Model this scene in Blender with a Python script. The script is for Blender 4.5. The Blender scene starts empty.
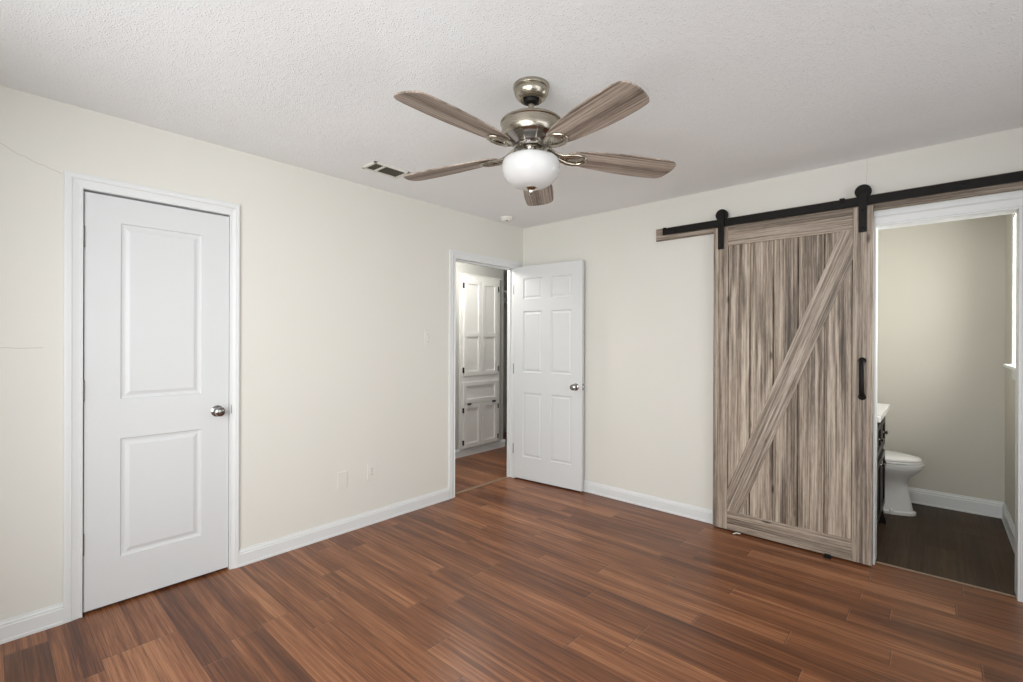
import bpy, bmesh, math, random
from mathutils import Vector, Matrix
random.seed(7)
PI = math.pi
S = bpy.context.scene
C = S.collection

# ---------------------------------------------------------------- camera
f_px, yaw, cx, cy, cz, pit, rol = 474.12, 0.730629, 3.0518, -3.5707, 1.33255, -0.00102, 0.0035098
Fv = Vector((-math.sin(yaw)*math.cos(pit), math.cos(yaw)*math.cos(pit), math.sin(pit)))
Rv = Vector((math.cos(yaw), math.sin(yaw), 0)); Uv = Rv.cross(Fv)
R2 = Rv*math.cos(rol)+Uv*math.sin(rol); U2 = Uv*math.cos(rol)-Rv*math.sin(rol)
cam = bpy.data.objects.new('camera', bpy.data.cameras.new('camera')); C.objects.link(cam)
cam.data.sensor_width = 36; cam.data.lens = f_px/1023*36; cam.data.clip_start = .02
m = Matrix((R2, U2, -Fv)).transposed().to_4x4(); m.translation = Vector((cx, cy, cz))
cam.matrix_world = m
S.camera = cam

# ---------------------------------------------------------------- world, light, exposure
S.view_settings.view_transform = 'Standard'; S.view_settings.look = 'None'
S.view_settings.gamma = 1; S.view_settings.use_curve_mapping = False
S.view_settings.exposure = 0.03
w = bpy.data.worlds.new('world'); S.world = w; w.use_nodes = True
bg = w.node_tree.nodes['Background']; bg.inputs[0].default_value = (.80, .88, 1, 1); bg.inputs[1].default_value = 1.0

def area(name, loc, direction, sx, sy, power, col=(1, 1, 1), spread=180):
    l = bpy.data.lights.new(name, 'AREA'); l.shape = 'RECTANGLE'; l.size = sx; l.size_y = sy
    l.energy = power; l.color = col; l.spread = math.radians(spread)
    o = bpy.data.objects.new(name, l); C.objects.link(o); o.location = loc
    o.rotation_euler = Vector(direction).to_track_quat('-Z', 'Z').to_euler()
    return o
# daylight just outside the room's own windows
area('daylight_near_window', (2.15, -4.42, 1.4), (-.50, 1, -.10), 2.5, 1.95, 66, (1, 1, .99), 125)
area('daylight_side_window', (4.54, -2.3, 1.4), (-1, .28, -.08), 2.7, 1.95, 27, (1, 1, .99), 140)
area('daylight_bathroom_window', (3.68, .64, 1.72), (-1, .08, -.12), .8, 1.1, 46, (1, 1, .98))
hl = bpy.data.lights.new('hall_fill_light', 'POINT'); hl.energy = 32; hl.shadow_soft_size = .12; hl.color = (1, .97, .92)  # fill light added to brighten the hall, source unseen
hlo = bpy.data.objects.new('hall_fill_light', hl); C.objects.link(hlo); hlo.location = (-.5, -.45, 2.2)

# ---------------------------------------------------------------- node helpers
class NT:
    def __init__(s, name):
        s.m = bpy.data.materials.new(name); s.m.use_nodes = True; s.t = s.m.node_tree
        s.b = s.t.nodes['Principled BSDF']
    def n(s, typ, **k):
        nd = s.t.nodes.new('ShaderNode'+typ)
        for a, v in k.items(): setattr(nd, a, v)
        return nd
    def set(s, inp, v):
        if isinstance(v, bpy.types.NodeSocket): s.t.links.new(v, inp)
        else: inp.default_value = v
    def math(s, op, a, b=0.0, c=0.0):
        nd = s.n('Math', operation=op); s.set(nd.inputs[0], a); s.set(nd.inputs[1], b); s.set(nd.inputs[2], c); return nd.outputs[0]
    def xyz(s):
        if not hasattr(s, '_x'):
            tc = s.n('TexCoord'); sp = s.n('SeparateXYZ'); s.t.links.new(tc.outputs['Object'], sp.inputs[0]); s._x = sp.outputs; s.obj = tc.outputs['Object']
        return s._x
    def comb(s, x, y, z):
        nd = s.n('CombineXYZ'); s.set(nd.inputs[0], x); s.set(nd.inputs[1], y); s.set(nd.inputs[2], z); return nd.outputs[0]
    def noise(s, vec, scale=1, detail=4, rough=.5, dist=0):
        nd = s.n('TexNoise'); s.set(nd.inputs['Vector'], vec); nd.inputs['Scale'].default_value = scale
        nd.inputs['Detail'].default_value = detail; nd.inputs['Roughness'].default_value = rough; nd.inputs['Distortion'].default_value = dist
        return nd.outputs[0]
    def white(s, vec):
        nd = s.n('TexWhiteNoise', noise_dimensions='3D'); s.set(nd.inputs['Vector'], vec); return nd.outputs['Value']
    def ramp(s, fac, stops):
        nd = s.n('ValToRGB'); s.set(nd.inputs[0], fac); cr = nd.color_ramp
        while len(cr.elements) < len(stops): cr.elements.new(.5)
        for e, (p, c) in zip(cr.elements, stops): e.position = p; e.color = (*c, 1) if len(c) == 3 else c
        return nd.outputs[0]
    def mix(s, fac, a, b, mode='MIX'):
        nd = s.n('Mix', data_type='RGBA', blend_type=mode); s.set(nd.inputs[0], fac); s.set(nd.inputs[6], a if isinstance(a, bpy.types.NodeSocket) else (*a, 1)); s.set(nd.inputs[7], b if isinstance(b, bpy.types.NodeSocket) else (*b, 1)); return nd.outputs[2]
    def maprange(s, v, a, b, c, d):
        nd = s.n('MapRange'); s.set(nd.inputs[0], v)
        for i, q in enumerate((a, b, c, d)): nd.inputs[i+1].default_value = q
        return nd.outputs[0]
    def bump(s, h, strength=.3, dist=.01):
        nd = s.n('Bump'); s.set(nd.inputs['Height'], h); nd.inputs['Strength'].default_value = strength; nd.inputs['Distance'].default_value = dist
        s.t.links.new(nd.outputs[0], s.b.inputs['Normal'])
    def col(s, v):
        s.set(s.b.inputs['Base Color'], v if isinstance(v, bpy.types.NodeSocket) else (*v, 1))
    def rough(s, v): s.set(s.b.inputs['Roughness'], v)

def mat_paint(name, c, rough=.5, var=.03, bscale=180, bstr=.08, bdist=.001, patch=None):
    k = NT(name); k.xyz()
    n1 = k.noise(k.obj, 1.3, 3)
    c1 = k.mix(k.maprange(n1, .3, .7, 0, 1), tuple(v*(1-var) for v in c), tuple(min(1, v*(1+var)) for v in c))
    if patch: c1 = k.mix(k.maprange(k.noise(k.obj, 2.1, 2), .5, .68, 0, .6), c1, patch)
    k.col(c1); k.rough(rough)
    k.bump(k.noise(k.obj, bscale, 3), bstr, bdist); return k.m

def mat_ceiling():
    k = NT('popcorn_texture'); k.xyz()
    def grains(scale, r0, r1):
        v = k.n('TexVoronoi'); k.set(v.inputs['Vector'], k.obj); v.inputs['Scale'].default_value = scale
        amp = k.white(v.outputs['Position'])
        return k.math('MULTIPLY', k.maprange(v.outputs['Distance'], r0, r1, 1, 0), amp)
    h = k.math('ADD', grains(125, .1, .5), k.math('MULTIPLY', grains(220, .1, .5), .6))
    h = k.math('ADD', h, k.math('MULTIPLY', k.noise(k.obj, 30, 4, .6), .8))
    n2 = k.noise(k.obj, 1.1, 3)
    k.col(k.mix(k.maprange(n2, .35, .65, 0, 1), (.835, .85, .85), (.875, .885, .885))); k.rough(.9)
    k.bump(h, .65, .0032); return k.m

def mat_floor(name, rowh, L, along, cols, rough=.3, groove=.35, grain=1.0, spec=.5):
    k = NT(name); x, y, z = k.xyz()[0:3]
    a, c = (x, y) if along == 'x' else (y, x)
    row = k.math('FLOOR', k.math('DIVIDE', c, rowh))
    off = k.math('MULTIPLY', k.white(k.comb(row, 3.7, 1.2)), L*3)
    sa = k.math('DIVIDE', k.math('ADD', a, off), L)
    pl = k.math('FLOOR', sa)
    rnd = k.white(k.comb(row, pl, 5.1)); rnd2 = k.white(k.comb(row, pl, 9.4))
    # two strips per board
    strip = k.math('FLOOR', k.math('DIVIDE', c, rowh/2))
    rs = k.white(k.comb(strip, pl, 2.2))
    g = k.noise(k.comb(k.math('MULTIPLY', a, 1.1), k.math('MULTIPLY', c, 58), k.math('MULTIPLY', rnd, 40)), 1, 7, .68, .15)
    g2 = k.noise(k.comb(k.math('MULTIPLY', a, 5), k.math('MULTIPLY', c, 190), rnd2), 1, 3, .6)
    g3 = k.noise(k.comb(k.math('MULTIPLY', a, .9), k.math('MULTIPLY', c, 13), k.math('MULTIPLY', rnd2, 30)), 1, 3, .5, .5)
    t = k.math('ADD', k.math('MULTIPLY', rnd, .19), k.math('MULTIPLY', rs, .17))
    t = k.math('ADD', t, k.math('MULTIPLY', k.math('SUBTRACT', g, .5), 1.0*grain))
    t = k.math('ADD', t, k.math('MULTIPLY', k.math('SUBTRACT', g2, .5), .65*grain))
    t = k.math('ADD', t, k.math('MULTIPLY', k.math('SUBTRACT', g3, .5), .55*grain))
    t = k.math('ADD', t, .33)
    colr = k.ramp(t, cols)
    fc = k.math('FRACT', k.math('DIVIDE', c, rowh)); fa = k.math('FRACT', sa)
    ec = k.math('LESS_THAN', k.math('MINIMUM', fc, k.math('SUBTRACT', 1, fc)), .0014/rowh)
    ea = k.math('LESS_THAN', k.math('MINIMUM', fa, k.math('SUBTRACT', 1, fa)), .0016/L)
    e = k.math('MAXIMUM', ec, ea)
    colr = k.mix(k.math('MULTIPLY', e, groove), colr, (.02, .01, .006))
    pale = k.math('LESS_THAN', k.math('ABSOLUTE', k.math('SUBTRACT', fa, .0042/L*1.0)), .0011/L)  # thin paler line beside each board end joint
    colr = k.mix(k.math('MULTIPLY', pale, .35), colr, (.42, .27, .17))
    k.col(colr)
    k.rough(k.maprange(k.noise(k.comb(k.math('MULTIPLY', x, 2), k.math('MULTIPLY', y, 2), 0), 1, 4), .3, .7, rough*.92, rough*1.12))
    k.b.inputs['Specular IOR Level'].default_value = spec
    k.bump(k.math('SUBTRACT', k.math('MULTIPLY', g2, .3), e), .12, .0012)
    return k.m

def mat_wood(name, along, tint=(1, 1, 1), plank=None, x0=0, rot=None, lo=0.0, rough=.55):
    """weathered oak; along = axis of grain"""
    k = NT(name); sock = k.xyz(); x, y, z = sock[0:3]
    if rot is not None:
        mp = k.n('Mapping'); k.set(mp.inputs[0], k.obj); mp.inputs['Rotation'].default_value = (0, rot, 0)
        sp = k.n('SeparateXYZ'); k.set(sp.inputs[0], mp.outputs[0]); x, y, z = sp.outputs[0:3]
    if along == 'z': a, c = z, x
    else: a, c = x, z
    if along == 'xy': a, c = x, y
    sh = 0.0; pr = .5
    if plank:
        idx = k.math('FLOOR', k.math('DIVIDE', k.math('SUBTRACT', x, x0), plank))
        pr = k.white(k.comb(idx, 1.3, 8.2)); sh = k.math('MULTIPLY', pr, 17.0)
    av = k.math('ADD', a, sh) if plank else a
    # cathedral rings
    warp = k.noise(k.comb(k.math('MULTIPLY', av, 1.2), k.math('MULTIPLY', c, 8), sh), 1, 2, .5)
    rr = k.math('ADD', k.math('MULTIPLY', c, 95), k.math('MULTIPLY', warp, 22))
    ring = k.math('ADD', k.math('MULTIPLY', k.math('SINE', rr), .5), .5)
    g1 = k.noise(k.comb(k.math('MULTIPLY', av, 1.5), k.math('MULTIPLY', c, 95), sh), 1, 8, .72, .12)
    g2 = k.noise(k.comb(k.math('MULTIPLY', av, .6), k.math('MULTIPLY', c, 20), sh), 1, 3, .5, .4)
    g3 = k.noise(k.comb(k.math('MULTIPLY', av, 14), k.math('MULTIPLY', c, 300), sh), 1, 3, .6)
    pat = k.noise(k.comb(k.math('MULTIPLY', av, 1.7), k.math('MULTIPLY', c, 6), 4.4), 1, 2, .5)
    t = k.math('ADD', k.math('MULTIPLY', k.math('SUBTRACT', g1, .5), 2.1), .57+lo)
    t = k.math('ADD', t, k.math('MULTIPLY', k.math('SUBTRACT', g2, .5), 1.3))
    t = k.math('ADD', t, k.math('MULTIPLY', k.math('SUBTRACT', g3, .5), .7))
    t = k.math('ADD', t, k.math('MULTIPLY', k.math('MULTIPLY', k.math('SUBTRACT', ring, .55), k.maprange(pat, .45, .62, 0, 1)), .36))
    if plank: t = k.math('ADD', t, k.math('MULTIPLY', k.math('SUBTRACT', pr, .5), .22))
    # knots
    vo = k.n('TexVoronoi'); k.set(vo.inputs['Vector'], k.comb(k.math('MULTIPLY', av, 2.6), k.math('MULTIPLY', c, 8.5), 0)); vo.inputs['Scale'].default_value = 1
    kn = k.maprange(vo.outputs['Distance'], .03, .10, 1, 0)
    t = k.math('SUBTRACT', t, k.math('MULTIPLY', kn, .5))
    T = lambda c_: tuple(v*q for v, q in zip(c_, tint))
    k.col(k.ramp(t, [(.0, T((.055, .043, .034))), (.32, T((.15, .122, .10))), (.58, T((.31, .265, .228))), (.95, T((.56, .51, .46)))]))
    k.rough(rough); k.bump(g1, .25, .002); return k.m

def mat_plain(name, c, rough=.4, metal=0, spec=.5, var=.05, coat=0):
    k = NT(name); k.xyz(); n = k.noise(k.obj, 25, 3)
    k.col(k.mix(n, tuple(v*(1-var) for v in c), tuple(min(1, v*(1+var)) for v in c)))
    k.rough(rough); k.b.inputs['Metallic'].default_value = metal; k.b.inputs['Specular IOR Level'].default_value = spec
    k.b.inputs['Coat Weight'].default_value = coat
    return k.m

def mat_brushed(name, c, rough):
    k = NT(name); x, y, z = k.xyz()[0:3]
    n = k.noise(k.comb(k.math('MULTIPLY', x, 8), k.math('MULTIPLY', y, 8), k.math('MULTIPLY', z, 500)), 1, 2)
    k.col(c); k.b.inputs['Metallic'].default_value = 1; k.rough(k.maprange(n, .3, .7, rough*.8, rough*1.25)); return k.m

M = dict(
    wall=mat_paint('cream_wall_paint', (.690, .680, .625), .65, .008, 120, .12, .002, (.70, .675, .632)),
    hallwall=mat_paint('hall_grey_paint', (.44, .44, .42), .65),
    bathwall=mat_paint('bathroom_greige_paint', (.555, .530, .465), .6, .02),
    white=mat_paint('white_trim_paint', (.70, .715, .71), .38, .01, 60, .03, .0006),
    door=mat_paint('white_door_paint', (.64, .655, .655), .42, .01, 60, .03, .0006),
    cab=mat_paint('cabinet_paint', (.78, .78, .76), .45, .02),
    ceiling=mat_ceiling(),
    floor=mat_floor('reddish_laminate', .135, .95, 'x',
        [(.05, (.040, .012, .005)), (.33, (.105, .035, .013)), (.55, (.205, .074, .028)), (.82, (.37, .165, .075))], .34, .5, 1.0, .42),
    bfloor=mat_floor('dark_bathroom_planks', .15, 1.2, 'y',
        [(0, (.016, .009, .004)), (.35, (.040, .023, .011)), (.7, (.080, .047, .024)), (1, (.15, .09, .05))], .5, .5, .8, .25),
    metal=mat_brushed('brushed_nickel', (.40, .365, .30), .27),
    chrome=mat_plain('satin_chrome', (.50, .475, .43), .16, 1, var=.01),
    knob=mat_plain('dark_nickel', (.33, .32, .31), .18, 1, var=.01),
    hinge=mat_plain('aged_steel', (.16, .15, .135), .42, .7),
    black=mat_plain('matt_black_steel', (.008, .007, .006), .5, 0, .2),
    duct_shade=mat_plain('duct_shade_paint', (.02, .018, .014), .8),  # near-black paint for the shade inside the vent
    glass=mat_plain('frosted_white_glass', (.60, .60, .59), .22, 0, .4, .005),
    porcelain=mat_plain('white_porcelain', (.82, .81, .78), .10, 0, .6, .005, .3),
    espresso=mat_plain('espresso_wood', (.012, .008, .006), .35, 0, .3, .25),
    plate=mat_plain('white_plastic', (.70, .69, .64), .35, 0, .5, .01),
    strip=mat_plain('tan_threshold', (.25, .17, .11), .4),
    crack=mat_plain('crack_line', (.50, .47, .42), .9),  # darker line colour of the wall cracks
    windowframe=mat_plain('white_vinyl', (.8, .8, .8), .4),
    grey=mat_plain('grey_slot', (.10, .10, .10), .6),
    darkwood=mat_plain('dark_wood', (.05, .025, .015), .5),
)

# ---------------------------------------------------------------- mesh helpers
def nb(): return bmesh.new()
def box(bm, a, b, bev=0, mtx=None):
    x0, y0, z0 = a; x1, y1, z1 = b
    vs = [bm.verts.new(p) for p in ((x0,y0,z0),(x1,y0,z0),(x1,y1,z0),(x0,y1,z0),(x0,y0,z1),(x1,y0,z1),(x1,y1,z1),(x0,y1,z1))]
    fs = [bm.faces.new([vs[i] for i in q]) for q in ((0,3,2,1),(4,5,6,7),(0,1,5,4),(1,2,6,5),(2,3,7,6),(3,0,4,7))]
    if bev:
        es = list({e for f_ in fs for e in f_.edges})
        r = bmesh.ops.bevel(bm, geom=es, offset=bev, segments=2, affect='EDGES', profile=.5)
    if mtx is not None:
        pass
def prism(bm, pts, axis, a, b):
    """extrude 2D polygon (list) along axis between a,b. pts are the other two coords in xyz order"""
    def P(p, t):
        if axis == 'x': return (t, p[0], p[1])
        if axis == 'y': return (p[0], t, p[1])
        return (p[0], p[1], t)
    A = [bm.verts.new(P(p, a)) for p in pts]; B = [bm.verts.new(P(p, b)) for p in pts]
    n = len(pts)
    bm.faces.new(A); bm.faces.new(B[::-1])
    for i in range(n): bm.faces.new((A[i], B[i], B[(i+1) % n], A[(i+1) % n]))
def lathe(bm, prof, seg=48, mtx=Matrix(), cap=True):
    rings = []
    for r, z in prof:
        rings.append([bm.verts.new(mtx @ Vector((r*math.cos(2*PI*i/seg), r*math.sin(2*PI*i/seg), z))) for i in range(seg)])
    for a, b in zip(rings, rings[1:]):
        for i in range(seg): bm.faces.new((a[i], a[(i+1) % seg], b[(i+1) % seg], b[i]))
    if cap:
        bm.faces.new(rings[0][::-1]); bm.faces.new(rings[-1])
def tube(bm, pts, r, seg=12, flat=1.0, up=None):
    pts = [Vector(p) for p in pts]; rings = []
    up = Vector(up) if up else None
    for i, p in enumerate(pts):
        d = (pts[min(i+1, len(pts)-1)]-pts[max(i-1, 0)]).normalized()
        if up is None:
            up = Vector((0, 0, 1)) if abs(d.z) < .9 else Vector((0, 1, 0))
        s = d.cross(up).normalized(); u = s.cross(d).normalized()
        rr = r[i] if isinstance(r, (list, tuple)) else r
        rings.append([bm.verts.new(p+s*rr*math.cos(2*PI*j/seg)+u*rr*flat*math.sin(2*PI*j/seg)) for j in range(seg)])
    for a, b in zip(rings, rings[1:]):
        for i in range(seg): bm.faces.new((a[i], a[(i+1) % seg], b[(i+1) % seg], b[i]))
    bm.faces.new(rings[0][::-1]); bm.faces.new(rings[-1])
def obj(name, bm, mat, parent=None, smooth=False, origin=None):
    bmesh.ops.recalc_face_normals(bm, faces=bm.faces)
    if origin is not None:
        bmesh.ops.translate(bm, verts=bm.verts, vec=-Vector(origin))
    me = bpy.data.meshes.new(name); bm.to_mesh(me); bm.free()
    me.materials.append(mat)
    if smooth:
        me.shade_smooth() if hasattr(me, 'shade_smooth') else None
        me.set_sharp_from_angle(angle=math.radians(38))
    o = bpy.data.objects.new(name, me); C.objects.link(o)
    if origin is not None: o.location = origin
    if parent is not None: o.parent = parent
    return o
def tag(o, label, cat, group=None):
    o['label'] = label; o['category'] = cat
    if group: o['group'] = group
    return o
def thing(name, label, cat, loc=(0, 0, 0), rz=0, group=None):
    o = bpy.data.objects.new(name, None); C.objects.link(o); o.location = loc; o.rotation_euler = (0, 0, rz)
    return tag(o, label, cat, group)
def struct(name, bm, mat, parent=None, smooth=False, origin=None):
    o = obj(name, bm, mat, parent, smooth, origin)
    if parent is None: o['kind'] = 'structure'
    return o

# ---------------------------------------------------------------- room shell
H = 2.44; XR = 4.2; YN = -4.1
D1 = (-3.245, -2.617, 2.05); D2 = (-.887, -.132, 2.030); BO = (2.782, 3.368, 2.022)
W1 = (.9, 3.3, .42, 2.28)      # near wall window x0,x1,z0,z1
W2 = (-3.6, -1.1, .42, 2.28)     # right wall window y0,y1
BW = (.25, .955, 1.188, 2.15)    # bathroom window y0,y1
b = nb(); box(b, (-1.75, YN-.15, -.1), (XR+.15, .037, 0)); box(b, (-1.75, .037, -.1), (-.0, 1.9, 0))
struct('floor', b, M['floor'])
b = nb(); box(b, (2.05, .037, -.1), (3.6, 1.75, .002)); struct('floor_bathroom', b, M['bfloor'])
b = nb(); box(b, (0, YN-.15, H), (XR+.15, .0, H+.1)); struct('ceiling', b, M['ceiling'])
b = nb(); box(b, (-1.75, -3.6, H), (0, 1.9, H+.1)); struct('ceiling_hall', b, M['white'])
b = nb(); box(b, (2.05, 0, H), (3.6, 1.75, H+.1)); struct('ceiling_bathroom', b, M['white'])
# left wall with two door openings
T = .115; TL = .085
b = nb()
box(b, (-TL, YN-.15, 0), (0, D1[0]-.018, H)); box(b, (-TL, D1[0]-.018, D1[2]+.018), (0, D1[1]+.018, H))
box(b, (-TL, D1[1]+.018, 0), (0, D2[0]-.018, H)); box(b, (-TL, D2[0]-.018, D2[2]+.018), (0, D2[1]+.018, H))
box(b, (-TL, D2[1]+.018, 0), (0, .0, H))
wl = struct('wall_left', b, M['wall'])
# hall faces of the hall side are grey: separate skin is not needed (not seen)
b = nb()
box(b, (-T, 0, 0), (BO[0]-.018, T, H)); box(b, (BO[0]-.018, 0, BO[2]+.018), (BO[1]+.018, T, H)); box(b, (BO[1]+.018, 0, 0), (XR+.15, T, H))
wb = struct('wall_back', b, M['wall'])
b = nb()
box(b, (XR, YN-.15, 0), (XR+.15, W2[0], H)); box(b, (XR, W2[1], 0), (XR+.15, 0, H))
box(b, (XR, W2[0], 0), (XR+.15, W2[1], W2[2])); box(b, (XR, W2[0], W2[3]), (XR+.15, W2[1], H))
struct('wall_right', b, M['wall'])
b = nb()
box(b, (0, YN-.15, 0), (W1[0], YN, H)); box(b, (W1[1], YN-.15, 0), (XR, YN, H))
box(b, (W1[0], YN-.15, 0), (W1[1], YN, W1[2])); box(b, (W1[0], YN-.15, W1[3]), (W1[1], YN, H))
struct('wall_near', b, M['wall'])
# closet behind the closed door
b = nb(); box(b, (-.8, -3.5, 0), (-.75, -2.35, H)); box(b, (-.75, -3.5, 0), (-TL, -3.45, H)); box(b, (-.75, -2.4, 0), (-TL, -2.35, H))
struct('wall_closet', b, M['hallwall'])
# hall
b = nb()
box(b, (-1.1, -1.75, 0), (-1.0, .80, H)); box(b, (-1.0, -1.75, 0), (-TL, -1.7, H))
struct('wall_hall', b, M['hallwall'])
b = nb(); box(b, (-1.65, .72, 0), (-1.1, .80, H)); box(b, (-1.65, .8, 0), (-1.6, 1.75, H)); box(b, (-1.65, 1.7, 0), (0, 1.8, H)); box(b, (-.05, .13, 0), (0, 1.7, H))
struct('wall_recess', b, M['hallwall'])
# bathroom
b = nb(); box(b, (2.1, T, 0), (2.2, 1.58, H)); struct('wall_bathroom_left', b, M['bathwall'])
b = nb(); box(b, (2.1, 1.58, 0), (3.59, 1.7, H)); struct('wall_bathroom_far', b, M['bathwall'])
b = nb(); box(b, (3.44, T, 0), (3.59, BW[0], H)); box(b, (3.44, BW[1], 0), (3.59, 1.58, H))
box(b, (3.44, BW[0], 0), (3.59, BW[1], BW[2])); box(b, (3.44, BW[0], BW[3]), (3.59, BW[1], H))
struct('wall_bathroom_right', b, M['bathwall'])

# windows (not in view except the bathroom sill): frame + sash bars + glass
def mat_glass():
    k = NT('window_glass'); k.t.nodes.remove(k.b)
    tr = k.n('BsdfTransparent'); gl = k.n('BsdfGlossy'); gl.inputs['Roughness'].default_value = .02
    mx = k.n('MixShader'); mx.inputs[0].default_value = .04
    k.t.links.new(tr.outputs[0], mx.inputs[1]); k.t.links.new(gl.outputs[0], mx.inputs[2])
    k.t.links.new(mx.outputs[0], k.t.nodes['Material Output'].inputs['Surface']); return k.m
GL = mat_glass()
def window(idx, axis, plane, a0, a1, z0, z1, depth):
    def bb(bm, u0, u1, v0, v1, d0, d1):
        if axis == 'y': box(bm, (u0, min(d0, d1), v0), (u1, max(d0, d1), v1))
        else: box(bm, (min(d0, d1), u0, v0), (max(d0, d1), u1, v1))
    b = nb(); t = .045; d0 = plane+depth*.45; d1 = plane+depth*.75
    bb(b, a0, a0+t, z0, z1, d0, d1); bb(b, a1-t, a1, z0, z1, d0, d1); bb(b, a0, a1, z0, z0+t, d0, d1); bb(b, a0, a1, z1-t, z1, d0, d1)
    mz = (z0+z1)/2; bb(b, a0, a1, mz-.02, mz+.02, d0, d1)
    if a1-a0 > 1.2: mm = (a0+a1)/2; bb(b, mm-.03, mm+.03, z0, z1, d0, d1)
    wn = struct('window_%d' % idx, b, M['windowframe'])
    p = nb(); dm = (d0+d1)/2; bb(p, a0+t, a1-t, z0+t, z1-t, dm-.002, dm+.002); obj('pane', p, GL, wn)
    return wn
window(1, 'y', YN, W1[0], W1[1], W1[2], W1[3], -.15)
window(2, 'x', XR, W2[0], W2[1], W2[2], W2[3], .15)
w3 = window(3, 'x', 3.44, BW[0], BW[1], BW[2], BW[3], .15)
b = nb()
box(b, (3.425, BW[1], BW[2]), (3.44, BW[1]+.07, BW[3]+.07), .003); box(b, (3.425, BW[0]-.07, BW[2]), (3.44, BW[0], BW[3]+.07), .003)
box(b, (3.425, BW[0], BW[3]), (3.44, BW[1], BW[3]+.07), .003)
box(b, (3.428, BW[0]-.07, BW[2]-.10), (3.44, BW[1]+.07, BW[2]-.022), .003)
obj('window_casing', b, M['white'], w3)
b = nb(); box(b, (3.388, BW[0]-.10, BW[2]-.022), (3.50, BW[1]+.09, BW[2]), .006)
obj('window_sill', b, M['white'], w3)

# ---------------------------------------------------------------- trims
def base_profile(h=.095, t=.015):
    return [(0, 0), (t+.003, 0), (t+.003, .012), (t, .016), (t, h*.74), (t*.78, h*.78), (t*.78, h*.86), (t*.45, h*.93), (t*.38, h), (0, h)]
def baseboard(name, wall, a, bnd, sign=1, plane=0, h=.095):
    bm = nb(); pr = base_profile(h)
    if wall == 'x': prism(bm, [(plane+sign*p, z) for p, z in pr], 'y', a, bnd)     # wall is plane x=const
    else: prism(bm, [(plane+sign*p, z) for p, z in pr], 'x', a, bnd)
    return struct(name, bm, M['white'])
c1 = (-3.316, -2.567); c2 = (-.957, -.074)
bm = nb(); pr = base_profile()
for a, e in ((YN, c1[0]), (c1[1], c2[0]), (c2[1], 0)): prism(bm, [(p, z) for p, z in pr], 'y', a, e)
struct('baseboard_left', bm, M['white'])
baseboard('baseboard_back', 'y', 0.0, 2.70, -1)
baseboard('baseboard_right', 'x', YN, 0, -1, XR)
baseboard('baseboard_near', 'y', 0, XR, 1, YN)
baseboard('baseboard_bathroom_far', 'y', 2.2, 3.44, -1, 1.58, .125)
baseboard('baseboard_bathroom_right', 'x', T, 1.58, -1, 3.44, .125)
bm = nb(); prism(bm, [(-1.0+p, z) for p, z in base_profile(.09, .02)], 'y', -1.7, .80)
prism(bm, [(-1.1, 0), (-.977, 0), (-.977, .09), (-1.1, .09)], 'y', .80, .818)
struct('baseboard_hall', bm, M['white'])

def casing_prof(w=.068, t=.017):
    # (offset from inner edge outward, projection)
    return [(0, 0), (0, t*.55), (w*.10, t*.62), (w*.14, t*.45), (w*.30, t*.55), (w*.55, t*.8), (w*.62, t*1.0), (w*.66, t*.86), (w*.86, t*.95), (w, t*.9), (w, 0)]
def casing(name, fn, a0, a1, z1, w=.068, t=.017, legs=(1, 1), rs=1.0):
    """mitred casing: fn(u, z, d) -> xyz"""
    bm = nb(); pr = casing_prof(w, t); n = len(pr)
    def sect(kind):
        out = []
        for o_, d in pr:
            if kind == 'bl': p = (a0-o_, 0)
            if kind == 'tl': p = (a0-o_, z1+o_)
            if kind == 'tr': p = (a1+o_*rs, z1+o_)
            if kind == 'br': p = (a1+o_*rs, 0)
            out.append(bm.verts.new(fn(p[0], p[1], d)))
        return out
    def strip(A, B):
        for i in range(n-1): bm.faces.new((A[i], B[i], B[i+1], A[i+1]))
        bm.faces.new((A[n-1], B[n-1], B[0], A[0]))
        bm.faces.new(A); bm.faces.new(B[::-1])
    if legs[0]: strip(sect('bl'), sect('tl'))
    strip(sect('tl'), sect('tr'))
    if legs[1]: strip(sect('tr'), sect('br'))
    return struct(name, bm, M['white'])
casing('trim_1', lambda u, z, d: (d, u, z), D1[0]-.004, D1[1]+.002, D1[2]+.004, .067, rs=.72)
casing('trim_2', lambda u, z, d: (d, u, z), D2[0], D2[1], D2[2], .066)
casing('trim_3', lambda u, z, d: (u, -d, z), BO[0]-.0, BO[1]-.0, BO[2]+.0, .088, .018)
# jamb linings (white boards through the wall thickness) with stops
def jamb(name, box3):
    bm = nb()
    for a, e in box3: box(bm, a, e)
    return struct(name, bm, M['white'])
jamb('trim_4', [((-TL-.002, D1[0]-.018, 0), (.002, D1[0]-.0055, D1[2]+.018)), ((-TL-.002, D1[1]+.003, 0), (.002, D1[1]+.018, D1[2]+.018)), ((-TL-.002, D1[0]-.003, D1[2]+.003), (.002, D1[1]+.003, D1[2]+.018)),
    ((-.065, D1[0]-.003, 0), (-.05, D1[0]+.008, D1[2])), ((-.065, D1[1]-.008, 0), (-.05, D1[1]+.003, D1[2])), ((-.065, D1[0], D1[2]-.008), (-.05, D1[1], D1[2]+.003))])
jamb('trim_5', [((-TL-.002, D2[0]-.018, 0), (.002, D2[0], D2[2]+.018)), ((-TL-.002, D2[1], 0), (.002, D2[1]+.018, D2[2]+.018)), ((-TL-.002, D2[0], D2[2]), (.002, D2[1], D2[2]+.018)),
    ((-.075, D2[0], 0), (-.04, D2[0]+.011, D2[2])), ((-.075, D2[1]-.011, 0), (-.04, D2[1], D2[2])), ((-.075, D2[0], D2[2]-.011), (-.04, D2[1], D2[2]))])
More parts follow.
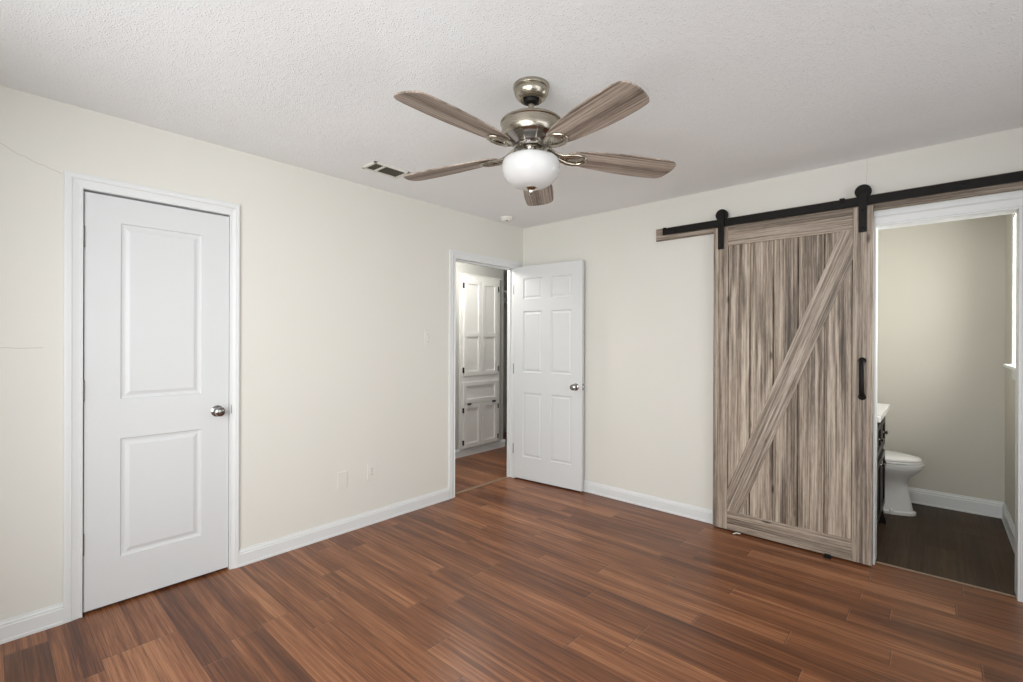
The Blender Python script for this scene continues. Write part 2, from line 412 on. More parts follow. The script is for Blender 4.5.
jamb('trim_6', [((BO[0]-.018, -.002, 0), (BO[0], T+.002, BO[2]+.018)), ((BO[1], -.002, 0), (BO[1]+.018, T+.002, BO[2]+.018)), ((BO[0], -.002, BO[2]), (BO[1], T+.002, BO[2]+.018))])
b = nb(); box(b, (-.075, D2[0], 0), (-.035, D2[1], .004), .0015); struct('trim_7', b, M['strip'])
b = nb(); box(b, (BO[0], .028, 0), (BO[1], .044, .006), .002); struct('trim_8', b, M['strip'])
# strike plate on the hall door jamb
b = nb(); box(b, (-.035, D2[0]-.0005, .90), (-.008, D2[0]+.0015, .96)); box(b, (-.026, D2[0], .917), (-.016, D2[0]+.002, .943))
o = obj('strike_plate', b, M['knob'], bpy.data.objects['trim_5'])
# strike of closet door
b = nb(); box(b, (.003, D1[1]+.005, .905), (.010, D1[1]+.012, .955), .001)
obj('strike_plate', b, M['chrome'], bpy.data.objects['trim_1'])

# cracks in the wall paint
def crack(name, pts, wdt, parent, axis):
    bm = nb()
    for (u0, z0), (u1, z1) in zip(pts, pts[1:]):
        d = Vector((u1-u0, z1-z0)).normalized(); n_ = Vector((-d.y, d.x))*wdt
        q = [(u0+n_.x, z0+n_.y), (u1+n_.x, z1+n_.y), (u1-n_.x, z1-n_.y), (u0-n_.x, z0-n_.y)]
        if axis == 'x': prism(bm, q, 'x', 0.0, .0006)
        else: prism(bm, q, 'y', -.0006, 0.0)
    return obj(name, bm, M['crack'], parent)
pts = [(-3.60, 2.235)]
random.seed(3)
for i in range(14):
    t = (i+1)/14; pts.append((-3.60+.277*t, 2.235-.130*t-.012*math.sin(t*PI)+random.uniform(-.004, .004)))
crack('crack', pts, .0011, wl, 'x')
crack('crack', [(-3.6, 1.291), (-3.5, 1.293), (-3.46, 1.290), (-3.385, 1.292)], .0012, wl, 'x')
crack('crack', [(2.735, 2.44), (2.737, 2.38), (2.733, 2.33), (2.735, 2.27)], .0008, wb, 'y')

# ---------------------------------------------------------------- panelled door leaves
def leaf_mesh(Wd, z0, z1, thick, panels, profile):
    """leaf in local frame: u along +X from 0..Wd, front face at y=0 facing -Y, back at y=thick"""
    bm = nb()
    us = sorted({0, Wd, *[p[0] for p in panels], *[p[1] for p in panels]})
    zs = sorted({z0, z1, *[p[2] for p in panels], *[p[3] for p in panels]})
    for side in (0, 1):
        def V(u, z, d): return bm.verts.new((u, d if side == 0 else thick-d, z))
        for i in range(len(us)-1):
            for j in range(len(zs)-1):
                uc = (us[i]+us[i+1])/2; zc = (zs[j]+zs[j+1])/2
                if any(p[0] < uc < p[1] and p[2] < zc < p[3] for p in panels): continue
                bm.faces.new([V(us[i], zs[j], 0), V(us[i+1], zs[j], 0), V(us[i+1], zs[j+1], 0), V(us[i], zs[j+1], 0)])
        for (a, c, e, g) in panels:
            rings = []
            for ins, d in profile:
                rings.append([V(a+ins, e+ins, d), V(c-ins, e+ins, d), V(c-ins, g-ins, d), V(a+ins, g-ins, d)])
            for A, B in zip(rings, rings[1:]):
                for q in range(4): bm.faces.new((A[q], A[(q+1) % 4], B[(q+1) % 4], B[q]))
            bm.faces.new(rings[-1])
    vs = [bm.verts.new(p) for p in ((0,0,z0),(Wd,0,z0),(Wd,thick,z0),(0,thick,z0),(0,0,z1),(Wd,0,z1),(Wd,thick,z1),(0,thick,z1))]
    for q in ((0,3,2,1),(4,5,6,7),(1,2,6,5),(3,0,4,7)): bm.faces.new([vs[i] for i in q])
    bmesh.ops.remove_doubles(bm, verts=bm.verts, dist=.0001)
    return bm
PROF = [(0, 0), (.004, .0055), (.013, .0075), (.020, .0075), (.036, .0022), (.038, .0018)]
def knob_mesh(dirsign=1):
    # axis +Z local
    prof = [(.032, 0), (.032, .004), (.027, .008), (.0125, .010), (.0115, .026), (.016, .032), (.0255, .040), (.0275, .050), (.0245, .059), (.015, .064), (.006, .065)]
    bm = nb(); lathe(bm, prof, 32); return bm
def place_knob(parent, loc, direction, name='door_knob'):
    o = obj(name, knob_mesh(), M['knob'], parent, True)
    o.location = loc; o.rotation_euler = Vector(direction).to_track_quat('Z', 'Y').to_euler(); return o
# door 1: closed, front faces +x.  local X -> world +y, local -Y -> world +x  => rotate +90 about z
Wd = D1[1]-D1[0]
bm = leaf_mesh(Wd-.001, .014, 2.043, .035, [(.137, .490, 1.03, 1.915), (.137, .490, .237, .832)], PROF)
d1 = struct('door_1', bm, M['door']); d1.location = (-.005, D1[0]+.0015, 0); d1.rotation_euler = (0, 0, PI/2)
place_knob(d1, (Wd-.060, 0, .925), (0, -1, 0))
for hz in (1.826, 1.083, .343):
    bm = nb(); lathe(bm, [(.0055, -.045), (.0055, -.016), (.005, -.0155), (.005, -.0145), (.0055, -.014), (.0055, .014), (.005, .0145), (.005, .0155), (.0055, .016), (.0055, .045)], 14)
    lathe(bm, [(.003, .045), (.0065, .047), (.0045, .052), (.001, .053)], 14); lathe(bm, [(.001, -.053), (.0045, -.052), (.0065, -.047), (.003, -.045)], 14)
    box(bm, (-.002, .001, -.045), (.004, .0036, .045))
    o = obj('hinge', bm, M['hinge'], d1, True); o.location = (-.0045, -.0055, hz)
# door 2: open into the room
A2 = Vector((.006, -.137, 0)); B2 = Vector((.742, -.072, 0)); ang = math.atan2(B2.y-A2.y, B2.x-A2.x); W2d = .742
pz = [(1.728, 1.922), (1.032, 1.612), (.228, .838)]
bm = leaf_mesh(W2d, .014, 2.040, .035, [(u0, u1, a, e) for a, e in pz for u0, u1 in ((.108, .322), (.418, .640))], [(0, 0), (.003, .005), (.010, .0065), (.016, .0065), (.028, .0022), (.030, .0018)])
d2 = struct('door_2', bm, M['door']); d2.location = A2; d2.rotation_euler = (0, 0, ang)
place_knob(d2, (W2d-.062, 0, .925), (0, -1, 0)); place_knob(d2, (W2d-.062, .035, .925), (0, 1, 0))
bm = nb(); box(bm, (W2d-.001, .005, .898), (W2d+.0012, .030, .955), .0004); box(bm, (W2d, .011, .915), (W2d+.009, .024, .937), .002)
obj('latch_plate', bm, M['knob'], d2)
for hz in (1.83, 1.06, .29):
    bm = nb(); lathe(bm, [(.003, -.05), (.006, -.045), (.006, .045), (.003, .05)], 14); box(bm, (-.003, .0, -.045), (.0, .022, .045))
    o = obj('hinge', bm, M['hinge'], d2, True); o.location = (-.006, .006, hz)

# ---------------------------------------------------------------- barn door on its track
BX0, BX1, BZ0, BZ1 = 1.860, 2.773, .010, 2.140
YF = -.072; YBk = -.036; SW = .098
WV = mat_wood('weathered_oak_vertical', 'z', (1.02, .96, .86), .1468, 1.960)
WVs = mat_wood('weathered_oak_stile', 'z', (.86, .80, .72), .71, 1.7)
WH = mat_wood('weathered_oak_horizontal', 'x', (.88, .825, .74), lo=.0)
ang_b = math.atan2(1.72, .62)
WD = mat_wood('weathered_oak_brace', 'x', (.96, .91, .83), rot=math.atan2(1.83-.0, .70), lo=.04)
bd = thing('barn_door', 'grey weathered wood sliding barn door with one diagonal brace and black handle', 'barn door', (2.316, -.054, 0))
def L(bm): return bm
def bobj(name, bm, mat, smooth=False):
    o = obj(name, bm, mat, None, smooth); o.parent = bd; o.matrix_parent_inverse = Matrix.Translation(-Vector(bd.location)); return o
bm = nb(); px0, px1 = BX0+SW, BX1-SW
n = 5; wv = (px1-px0)/n
for i in range(n):
    a = px0+i*wv; e = a+wv; g = .005
    prism(bm, [(a, YF+.022), (a+g, YF+.010), (e-g, YF+.010), (e, YF+.022), (e, YBk), (a, YBk)], 'z', BZ0+.01, BZ1-.01)
bobj('plank_panel', bm, WV)
for a in (BX0, BX1-SW):
    bm = nb(); box(bm, (a, YF, BZ0), (a+SW, YBk, BZ1), .0025); bobj('stile', bm, WVs)
for z0, z1 in ((BZ0, BZ0+.128), (BZ1-.135, BZ1)):
    bm = nb(); box(bm, (px0, YF+.0005, z0), (px1, YBk, z1), .0025); bobj('rail', bm, WH)
# brace
zb, zt = BZ0+.128, BZ1-.135
bm = nb(); prism(bm, [(px0, zb), (px0+.085, zb), (px1, zt-.175), (px1, zt), (px1-.060, zt), (px0, zb+.155)], 'y', YF+.0008, YF+.012)
bobj('brace', bm, WD)
# handle
bm = nb()
hx = 2.724; z0, z1 = 1.003, 1.222
tube(bm, [(hx, YF-.006, z1-.008), (hx, YF-.022, z1-.016), (hx, YF-.036, z1-.034), (hx, YF-.038, (z0+z1)/2), (hx, YF-.036, z0+.034), (hx, YF-.022, z0+.016), (hx, YF-.006, z0+.008)], [.016, .015, .0135, .0125, .0135, .015, .016], 14, 1, (1, 0, 0))
for z in (z0, z1):
    s = 1 if z == z0 else -1
    lathe(bm, [(.020, 0), (.020, .006), (.014, .010)], 20, Matrix.Translation((hx, YF, z+s*.002)) @ Matrix.Rotation(PI/2, 4, 'X'))
bobj('handle', bm, M['black'], True)
# hangers: strap + wheel + axle + bolts
RZ0, RZ1, RY0, RY1 = 2.150, 2.200, -.063, -.053
for hx in (BX0+.052, BX1-.050):
    bm = nb()
    pts = [(hx-.0205, 1.985), (hx+.0205, 1.985), (hx+.0205, 2.222)]
    for i in range(9):
        t = PI*i/8; pts.append((hx+.0205*math.cos(t), 2.235+.0205*math.sin(t)))
    pts.append((hx-.0205, 2.222))
    prism(bm, pts, 'y', YF-.007, YF-.001)
    hg = bobj('hanger_strap', bm, M['black'])
    bm = nb()
    for z in (2.010, 2.115, 2.226):
        lathe(bm, [(.0095, 0), (.0095, .005), (.006, .0075)], 6 if z < 2.2 else 20, Matrix.Translation((hx, YF-.007, z)) @ Matrix.Rotation(PI/2, 4, 'X'))
    o = obj('bolt', bm, M['black'], hg, True)
    bm = nb()
    lathe(bm, [(.041, -.011), (.041, -.007), (.030, -.005), (.030, .005), (.041, .007), (.041, .011)], 40, Matrix.Translation((hx, -.058, 2.2295)) @ Matrix.Rotation(PI/2, 4, 'X'))
    obj('wheel', bm, M['black'], hg, True)

tr = thing('sliding_door_track', 'long black steel rail on a grey wooden mounting board above the barn door', 'door track', (2.6, -.02, 2.11))
def tobj(name, bm, mat, smooth=False):
    o = obj(name, bm, mat, None, smooth); o.parent = tr; o.matrix_parent_inverse = Matrix.Translation(-Vector(tr.location)); return o
bm = nb(); box(bm, (1.400, -.021, 2.118), (3.95, -.0, 2.213), .002); tobj('mounting_board', bm, WH)
bm = nb(); box(bm, (1.472, RY0, RZ0), (3.85, RY1, RZ1), .001); tobj('rail', bm, M['black'])
for x in (1.56, 2.09, 2.62, 3.16, 3.70):
    bm = nb(); lathe(bm, [(.011, 0), (.011, .034)], 16, Matrix.Translation((x, -.020, 2.175)) @ Matrix.Rotation(PI/2, 4, 'X'))
    lathe(bm, [(.011, 0), (.011, .006), (.006, .008)], 6, Matrix.Translation((x, RY0, 2.175)) @ Matrix.Rotation(PI/2, 4, 'X'))
    tobj('standoff', bm, M['black'], True)
bm = nb(); box(bm, (2.606, RY0-.008, RZ1-.012), (2.634, RY1+.004, RZ1+.008), .003); tobj('door_stop', bm, M['black'])
bm = nb(); box(bm, (1.478, RY0-.008, RZ1-.016), (1.500, RY1+.004, RZ1+.006), .003); tobj('door_stop', bm, M['black'])
# floor guide and a scrap under the door
bm = nb(); box(bm, (2.535, -.104, 0), (2.575, -.080, .004)); box(bm, (2.538, -.086, .004), (2.572, -.080, .020), .002); box(bm, (2.545, -.098, .004), (2.556, -.091, .009), .002)
tag(obj('floor_guide', bm, M['black']), 'small black floor guide at the foot of the barn door', 'door guide')
bm = nb(); tube(bm, [(2.010, -.11, .004), (2.030, -.100, .012), (2.052, -.088, .008)], [.003, .004, .003], 8)
tag(obj('plastic_scrap', bm, M['plate'], None, True), 'tiny white plastic scrap on the floor by the barn door', 'scrap')

# ---------------------------------------------------------------- ceiling fan
FC = Vector((1.736, -1.979, 0))
fan = thing('ceiling_fan', 'brushed nickel five blade ceiling fan with frosted glass light bowl', 'ceiling fan', (FC.x, FC.y, 2.44))
def fobj(name, prof, mat, seg=56, parent=None):
    bm = nb(); lathe(bm, [(r, z-2.44) for r, z in prof], seg); return obj(name, bm, mat, parent or fan, True)
fobj('canopy', [(.078, 2.4395), (.079, 2.430), (.077, 2.424), (.0725, 2.422), (.0745, 2.414), (.071, 2.400), (.062, 2.386), (.050, 2.376), (.046, 2.374), (.044, 2.380), (.020, 2.388)], M['metal'])
bm = nb(); lathe(bm, [(r, z-2.44) for r, z in [(.013, 2.40), (.013, 2.27)]], 24); dr = obj('downrod', bm, M['metal'], fan, True)
bm = nb(); lathe(bm, [(.030, -.052), (.034, -.062), (.030, -.075), (.016, -.082)], 32); obj('hanger_ball', bm, M['black'], fan, True)
fobj('motor_housing', [(.020, 2.290), (.100, 2.288), (.128, 2.283), (.134, 2.277), (.134, 2.272), (.129, 2.268), (.128, 2.240), (.124, 2.218), (.119, 2.212)], M['metal'])
fobj('motor_band', [(.118, 2.2135), (.112, 2.208), (.095, 2.196), (.080, 2.188), (.074, 2.178), (.070, 2.172)], M['knob'])
fobj('flywheel', [(.068, 2.1735), (.074, 2.170), (.074, 2.163), (.062, 2.160), (.052, 2.158)], M['chrome'])
fobj('switch_housing', [(.045, 2.160), (.042, 2.150), (.043, 2.142), (.055, 2.138), (.066, 2.132), (.072, 2.124), (.074, 2.116)], M['chrome'])
# glass bowl
gp = [(.070, 2.127), (.096, 2.125), (.112, 2.120), (.121, 2.111), (.125, 2.098), (.1255, 2.083), (.122, 2.063), (.113, 2.043), (.099, 2.025), (.079, 2.010), (.054, 2.000), (.024, 1.996), (.010, 1.9955)]
gp2 = []
fobj('glass_bowl', gp, M['glass'], 72)
fobj('finial', [(.010, 2.000), (.027, 1.998), (.028, 1.994), (.021, 1.988), (.013, 1.984), (.010, 1.976), (.011, 1.971), (.007, 1.964), (.002, 1.962)], M['chrome'], 32)
BW_ = mat_wood('weathered_fan_blade', 'xy', (.86, .80, .74), lo=.04)
def blade_outline():
    up = [(.160, .018), (.168, .034), (.195, .048), (.25, .060), (.34, .070), (.42, .0765), (.50, .079), (.58, .077), (.618, .074), (.632, .069)]
    tip = [(.645, .055), (.655, .030), (.661, 0), (.663, -.025), (.661, -.048)]
    lo = [(.652, -.062), (.635, -.071), (.60, -.0755), (.50, -.079), (.42, -.0765), (.34, -.070), (.25, -.060), (.195, -.048), (.168, -.034), (.160, -.018)]
    return up+tip+lo
def make_blade():
    bm = nb(); o_ = blade_outline()
    prism(bm, o_, 'z', -.003, .003)
    bmesh.ops.bevel(bm, geom=[e for e in bm.edges if abs(e.verts[0].co.z-e.verts[1].co.z) < 1e-6], offset=.0012, segments=1, affect='EDGES')
    return bm
def make_arm():
    """blade iron: neck from the flywheel, dipping, then a ring shaped tongue under the blade"""
    bm = nb()
    # two rails forming an open loop
    for s in (1, -1):
        tube(bm, [(.060, s*.013, .026), (.085, s*.014, .014), (.110, s*.014, .001), (.140, s*.020, -.009), (.170, s*.031, -.011), (.200, s*.036, -.010), (.226, s*.030, -.0095), (.242, s*.016, -.009), (.248, 0, -.009)],
             [.011, .010, .0095, .0095, .009, .009, .0085, .008, .008], 10, .7)
    tube(bm, [(.060, 0, .027), (.085, 0, .014), (.110, 0, .001), (.150, 0, -.008)], [.014, .014, .013, .006], 10, .5)
    box(bm, (.140, -.026, -.0085), (.230, .026, -.0035), .001)
    for x, y in ((.165, 0), (.212, .015), (.212, -.015)):
        lathe(bm, [(.006, -.0085), (.0055, -.0105), (.002, -.012)], 12, Matrix.Translation((x, y, 0)))
    return bm
bmesh_blade = make_blade(); bmesh_arm = make_arm()
b0 = obj('blade', bmesh_blade, BW_, fan); a0 = obj('blade_arm', bmesh_arm, M['metal'], fan, True)
ZB = 2.146-2.44; PITCH = math.radians(10)
DROOP = [math.radians(a) for a in (-.7, 2.3, 2.8, 3.3, 1.9)]
for i in range(5):
    th = math.radians(-91.3+72*i)
    bl = b0 if i == 0 else b0.copy(); ar = a0 if i == 0 else a0.copy()
    if i: C.objects.link(bl); C.objects.link(ar)
    for q in (bl, ar): q.parent = fan; q.location = (0, 0, ZB+.004)
    # CW edge (local -y) higher: rotate about local x by -pitch
    bl.rotation_mode = 'XYZ'
    bl.rotation_euler = (Matrix.Rotation(th, 3, 'Z') @ Matrix.Rotation(DROOP[i], 3, 'Y') @ Matrix.Rotation(-PITCH, 3, 'X')).to_euler()
    ar.rotation_euler = (Matrix.Rotation(th, 3, 'Z') @ Matrix.Rotation(DROOP[i], 3, 'Y') @ Matrix.Rotation(-PITCH, 3, 'X')).to_euler()

# ---------------------------------------------------------------- ceiling vent, smoke detector
vt = thing('ceiling_vent', 'white ceiling air register with dark louvred openings beside a fan blade', 'air vent', (.383, -1.836, 2.44))
def rel(o_, par): o_.parent = par; o_.matrix_parent_inverse = Matrix.Translation(-Vector(par.location)); return o_
vx0, vx1, vy0, vy1 = .312, .468, -1.956, -1.694; vm = -1.870
bm = nb()
box(bm, (vx0, vy0, 2.430), (vx0+.018, vy1, 2.4402), .002); box(bm, (vx1-.018, vy0, 2.430), (vx1, vy1, 2.4402), .002)
box(bm, (vx0, vy0, 2.430), (vx1, vy0+.020, 2.4402), .002); box(bm, (vx0, vy1-.020, 2.430), (vx1, vy1, 2.4402), .002)
box(bm, (vx0+.01, vm-.009, 2.430), (vx1-.01, vm+.009, 2.4402), .001)
rel(obj('frame', bm, M['plate']), vt)
bm = nb(); box(bm, (vx0+.01, vy0+.01, 2.4385), (vx1-.01, vy1-.01, 2.4396)); rel(obj('duct_shade_sheet', bm, M['duct_shade']), vt)  # flat dark sheet stands in for the shaded duct hollow
bm = nb()
for i in range(7):
    x = vx0+.026+i*.0185
    for y0, y1 in ((vy0+.020, vm-.009), (vm+.009, vy1-.020)):
        prism(bm, [(x, 2.4312), (x+.001, 2.4306), (x+.007, 2.4375), (x+.006, 2.438)], 'y', y0, y1)
rel(obj('louvre', bm, mat_plain('louvre_metal', (.08, .075, .055), .5, 0)), vt)
bm = nb(); lathe(bm, [(.060, 2.4399), (.060, 2.432), (.055, 2.424), (.050, 2.414), (.042, 2.404), (.020, 2.400), (.004, 2.400)], 40, Matrix.Translation((.170, -.427, 0)))
sd = tag(obj('smoke_detector', bm, M['plate'], None, True), 'small round white smoke detector on the ceiling near the corner', 'smoke detector')
bm = nb(); lathe(bm, [(.007, 2.4035), (.007, 2.3985), (.003, 2.398)], 14, Matrix.Translation((.202, -.457, 0))); obj('sensor_button', bm, M['grey'], sd)

# ---------------------------------------------------------------- wall plates
def plate(name, label, cat, y, z, kind, group=None):
    t = thing(name, label, cat, (0, y, z), 0, group)
    bm = nb(); box(bm, (0, -.035, -.0575), (.005, .035, .0575), .0018); obj('cover_plate', bm, M['plate'], t)
    bm = nb()
    if kind == 'outlet':
        for s in (-1, 1):
            b2 = nb(); pts = []
            for i in range(24):
                a = 2*PI*i/24; pts.append((.0165*math.cos(a), max(-.0125, min(.0125, .0175*math.sin(a)))+s*.0195))
            prism(b2, pts, 'x', .004, .0068); r = obj('receptacle', b2, M['plate'], t)
            b2 = nb()
            box(b2, (.0065, -.008, s*.0195-.002), (.0071, -.0058, s*.0195+.008)); box(b2, (.0065, .0058, s*.0195-.002), (.0071, .008, s*.0195+.007))
            lathe(b2, [(.0028, 0), (.0028, .0007)], 10, Matrix.Translation((.0065, 0, s*.0195-.007)) @ Matrix.Rotation(PI/2, 4, 'Y'))
            obj('slot', b2, M['grey'], r)
    if kind == 'switch':
        box(bm, (.004, -.006, -.013), (.0062, .006, .013), .0008); s_ = obj('toggle_frame', bm, M['plate'], t)
        b2 = nb(); prism(b2, [(.005, -.002), (.005, .007), (.019, .014), (.020, .009)], 'y', -.0035, .0035); 
        obj('toggle', b2, M['plate'], t)
    if kind != 'switch': bm.free()
    for zz in ((0,) if kind == 'outlet' else (-.040, .040) if kind == 'blank' else (-.030, .030)):
        b2 = nb(); lathe(b2, [(.0032, 0), (.003, .001), (.001, .0013)], 10, Matrix.Translation((.005, 0, zz)) @ Matrix.Rotation(PI/2, 4, 'Y'))
        obj('screw', b2, M['grey'] if kind != 'blank' else M['plate'], t)
    return t
plate('wall_outlet', 'white duplex power outlet low on the wall near the hall door', 'outlet', -1.683, .380, 'outlet')
plate('blank_wall_plate', 'blank white cover plate low on the wall, left of the power outlet', 'wall plate', -1.910, .365, 'blank')
plate('light_switch', 'white toggle light switch on the wall left of the hall doorway', 'light switch', -1.174, 1.350, 'switch')

# ---------------------------------------------------------------- hall: built-in linen cabinet
lc = thing('linen_cabinet', 'tall white built-in linen cabinet with panelled doors in the hall', 'cabinet', (-1.0, .38, 0))
def lobj(name, bm, mat, smooth=False, parent=None):
    o = obj(name, bm, mat, None, smooth); return rel(o, lc) if parent is None else o
bm = nb(); X0 = -.999; X1 = -.972
ca, cb_, ct, cb0 = .052, .700, 2.085, .09
zs = [(.09, .105), (.590, .615), (.845, .935), (2.025, 2.085)]
box(bm, (X0, ca, cb0), (X1, ca+.05, ct), .001); box(bm, (X0, cb_-.05, cb0), (X1, cb_, ct), .001)
for a, e in zs: box(bm, (X0, ca+.05, a), (X1, cb_-.05, e))
box(bm, (X0, ca+.05, .1), (X0+.004, cb_-.05, ct-.02))
box(bm, (X0, ca-.012, ct), (X1+.008, cb_+.012, ct+.012), .002)
lobj('face_frame', bm, M['cab'])
def shaker(y0, y1, z0, z1, cuts=(), fr=.05):
    bm = nb(); x0 = X1-.004; x1 = X1+.012
    box(bm, (x0, y0, z0), (x1, y0+fr, z1), .0015); box(bm, (x0, y1-fr, z0), (x1, y1, z1), .0015)
    box(bm, (x0, y0+fr, z0), (x1, y1-fr, z0+fr), .0015); box(bm, (x0, y0+fr, z1-fr), (x1, y1-fr, z1), .0015)
    for c_ in cuts: box(bm, (x0, y0+fr, c_-fr/2), (x1, y1-fr, c_+fr/2), .0015)
    box(bm, (x0-.002, y0+.01, z0+.01), (x0+.003, y1-.01, z1-.01))
    return bm
mid = .382
def lhinge(y, z, par):
    bm = nb(); box(bm, (X1+.010, y-.010, z-.030), (X1+.0155, y+.010, z+.030), .001); lathe(bm, [(.004, z-.03), (.004, z+.03)], 10, Matrix.Translation((X1+.014, y, 0)))
    obj('hinge', bm, M['black'], par).matrix_parent_inverse = par.matrix_world.inverted()
for y0, y1, hy in ((.098, mid-.003, .092), (mid+.003, .655, .662)):
    d = lobj('upper_door', shaker(y0, y1, .925, 2.035, (1.40,)), M['cab']); d['label'] = 'tall upper cabinet door with two panels'
    for z in (.99, 1.96): 
        bm = nb(); box(bm, (X1-.001, hy-.008, z-.032), (X1+.0155, hy+.008, z+.032), .001); o = obj('hinge', bm, M['black'], d)
    d = lobj('lower_door', shaker(y0, y1, .098, .600), M['cab'])
    for z in (.16, .53):
        bm = nb(); box(bm, (X1-.001, hy-.008, z-.028), (X1+.0155, hy+.008, z+.028), .001); o = obj('hinge', bm, M['black'], d)
    bm = nb(); yl = y0+.05 if hy < mid else y1-.10
    box(bm, (X1+.010, yl, .588), (X1+.026, yl+.055, .606), .003); obj('catch', bm, M['black'], d)
lobj('drop_panel', shaker(.098, .655, .610, .850, (), .045), M['cab'])
# shelf in the recess beyond
bm = nb(); box(bm, (-1.6, .80, 1.945), (-1.02, 1.70, 1.965), .002); box(bm, (-1.6, .80, 1.87), (-1.58, 1.70, 1.945))
tag(obj('closet_shelf', bm, M['white']), 'white shelf high in the dark recess beyond the hall cabinet', 'shelf')

# ---------------------------------------------------------------- bathroom vanity
va = thing('bathroom_vanity', 'dark espresso bathroom vanity cabinet with white countertop', 'vanity', (2.48, .5, 0))
def vobj(name, bm, mat, smooth=False): return rel(obj(name, bm, mat, None, smooth), va)
VX = 2.762; VY0, VY1 = .125, .885
bm = nb(); box(bm, (2.203, VY0, .10), (VX-.018, VY1, .835), .002); vobj('body', bm, M['espresso'])
bm = nb()
prism(bm, [(VX-.018, .10), (VX-.018, .83), (VX, .83), (VX, .10)], 'y', VY1-.045, VY1); prism(bm, [(VX-.018, .10), (VX-.018, .83), (VX, .83), (VX, .10)], 'y', VY0, VY0+.045)
box(bm, (VX-.018, VY0, .80), (VX, VY1, .835)); box(bm, (VX-.018, VY0, .555), (VX, VY1, .585)); box(bm, (VX-.018, VY0, .10), (VX, VY1, .15))
vobj('face_frame', bm, M['espresso'])
for y in (VY0, VY1-.05):
    for x in (2.21, VX-.05):
        bm = nb(); s = .012 if x > 2.5 else 0
        prism(bm, [(x, .002), (x+.05+s*1.6, .002), (x+.05+s*1.4, .03), (x+.05, .10), (x, .10)], 'y', y, y+.05)
        vobj('leg', bm, M['espresso'])
ny = 2; wy = (VY1-VY0-.09)/2
for i in range(2):
    y0 = VY0+.045+i*wy+.004; y1 = y0+wy-.008
    for nm, z0, z1, kz, ky in (('drawer', .592, .790, .695, (y0+y1)/2), ('cabinet_door', .158, .548, .505, y1-.04 if i == 0 else y0+.04)):
        bm = nb(); fr = .04; x0, x1 = VX-.004, VX+.014
        box(bm, (x0, y0, z0), (x1, y0+fr, z1), .001); box(bm, (x0, y1-fr, z0), (x1, y1, z1), .001)
        box(bm, (x0, y0+fr, z0), (x1, y1-fr, z0+fr), .001); box(bm, (x0, y0+fr, z1-fr), (x1, y1-fr, z1), .001)
        box(bm, (x0, y0+.01, z0+.01), (x0+.008, y1-.01, z1-.01))
        d = vobj(nm, bm, M['espresso'])
        bm = nb(); lathe(bm, [(.008, 0), (.006, .006), (.007, .012), (.0135, .018), (.014, .023), (.008, .027), (.002, .028)], 18, Matrix.Translation((VX+.012, ky, kz)) @ Matrix.Rotation(PI/2, 4, 'Y'))
        obj('knob', bm, M['chrome'], d, True).matrix_parent_inverse = Matrix.Identity(4)
bm = nb(); box(bm, (2.203, VY0-.008, .835), (2.798, VY1+.014, .872), .004); box(bm, (2.203, VY0-.008, .872), (2.222, VY1+.014, .96), .003)
vobj('countertop', bm, M['porcelain'])
bm = nb(); lathe(bm, [(.19, .8725), (.20, .880), (.195, .884), (.17, .878), (.12, .8735)], 40, Matrix.Translation((2.50, .5, 0)) @ Matrix.Scale(1.1, 4, (0, 1, 0))); vobj('basin', bm, M['porcelain'], True)

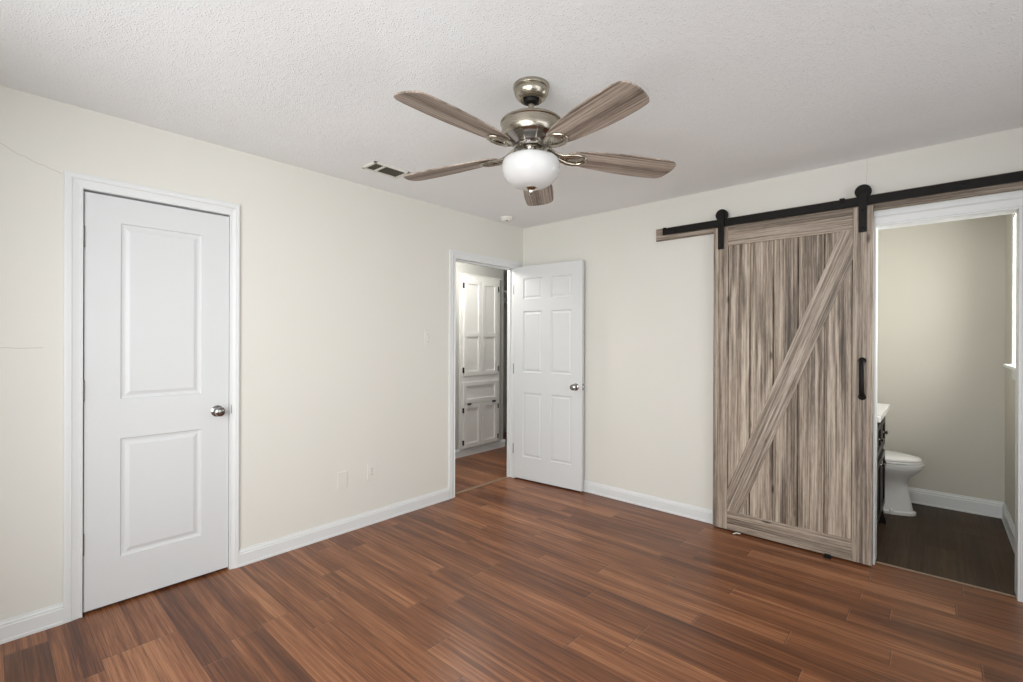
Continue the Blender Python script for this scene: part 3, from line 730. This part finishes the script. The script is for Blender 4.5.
# ---------------------------------------------------------------- toilet
to = thing('toilet', 'white porcelain toilet with closed elongated lid beside the vanity', 'toilet', (2.6, 1.215, 0))
TY = 1.215
def tobj2(name, bm, mat=M['porcelain'], smooth=True): return rel(obj(name, bm, mat, None, smooth), to)
def egg(xb, xf, hw, n=48, sq=2.0):
    xc = xb+(xf-xb)*.42; pts = []
    for i in range(n):
        a = 2*PI*i/n; c_, s_ = math.cos(a), math.sin(a)
        if c_ >= 0: x = xc+(xf-xc)*abs(c_)**(.86)
        else: x = xc-(xc-xb)*abs(c_)**.7
        pts.append((x, TY+hw*math.copysign(abs(s_)**.92, s_)))
    return pts
def loft(secs, cap=True):
    bm = nb(); rings = []
    for z, xb, xf, hw in secs: rings.append([bm.verts.new((x, y, z)) for x, y in egg(xb, xf, hw)])
    for A, B in zip(rings, rings[1:]):
        for i in range(len(A)): bm.faces.new((A[i], A[(i+1) % len(A)], B[(i+1) % len(A)], B[i]))
    if cap: bm.faces.new(rings[0][::-1]); bm.faces.new(rings[-1])
    return bm
tobj2('pedestal', loft([(.002, 2.34, 2.942, .120), (.022, 2.34, 2.942, .120), (.030, 2.345, 2.925, .110), (.09, 2.36, 2.912, .102), (.17, 2.38, 2.898, .098), (.235, 2.38, 2.888, .104), (.275, 2.37, 2.900, .130), (.315, 2.35, 2.935, .160), (.350, 2.34, 2.968, .178), (.372, 2.33, 2.984, .186), (.398, 2.33, 2.986, .187), (.402, 2.335, 2.980, .182)]))
tobj2('seat', loft([(.404, 2.42, 2.972, .176), (.407, 2.415, 2.980, .183), (.418, 2.415, 2.980, .183), (.421, 2.42, 2.974, .178)]))
tobj2('lid', loft([(.4225, 2.42, 2.970, .174), (.426, 2.415, 2.978, .181), (.438, 2.415, 2.975, .179), (.446, 2.43, 2.958, .164), (.453, 2.48, 2.90, .12), (.456, 2.55, 2.80, .06)]))
bm = nb(); box(bm, (2.204, TY-.22, .40), (2.385, TY+.22, .735), .02); tobj2('tank', bm)
bm = nb(); box(bm, (2.203, TY-.23, .735), (2.395, TY+.23, .765), .010); tobj2('tank_lid', bm)
bm = nb(); box(bm, (2.22, TY-.10, .30), (2.42, TY+.10, .405), .01); tobj2('tank_mount', bm)
bm = nb(); tube(bm, [(2.386, TY-.16, .68), (2.402, TY-.16, .68), (2.404, TY-.10, .675)], .006, 10); tobj2('flush_handle', bm, M['chrome'])
bm = nb(); lathe(bm, [(.014, .022), (.014, .034), (.008, .044), (.001, .046)], 16, Matrix.Translation((2.80, TY-.108, 0))); tobj2('bolt_cap', bm)

# made-up lamp disc, out of view, added to go with the hall fill light
bm = nb(); lathe(bm, [(.14, 2.4395), (.14, 2.425), (.12, 2.40), (.07, 2.38), (.01, 2.372)], 32, Matrix.Translation((-.5, -.45, 0)))
tag(obj('added_hall_lamp', bm, M['glass'], None, True), 'added round white lamp disc, unseen, on the hall ceiling', 'ceiling lamp')
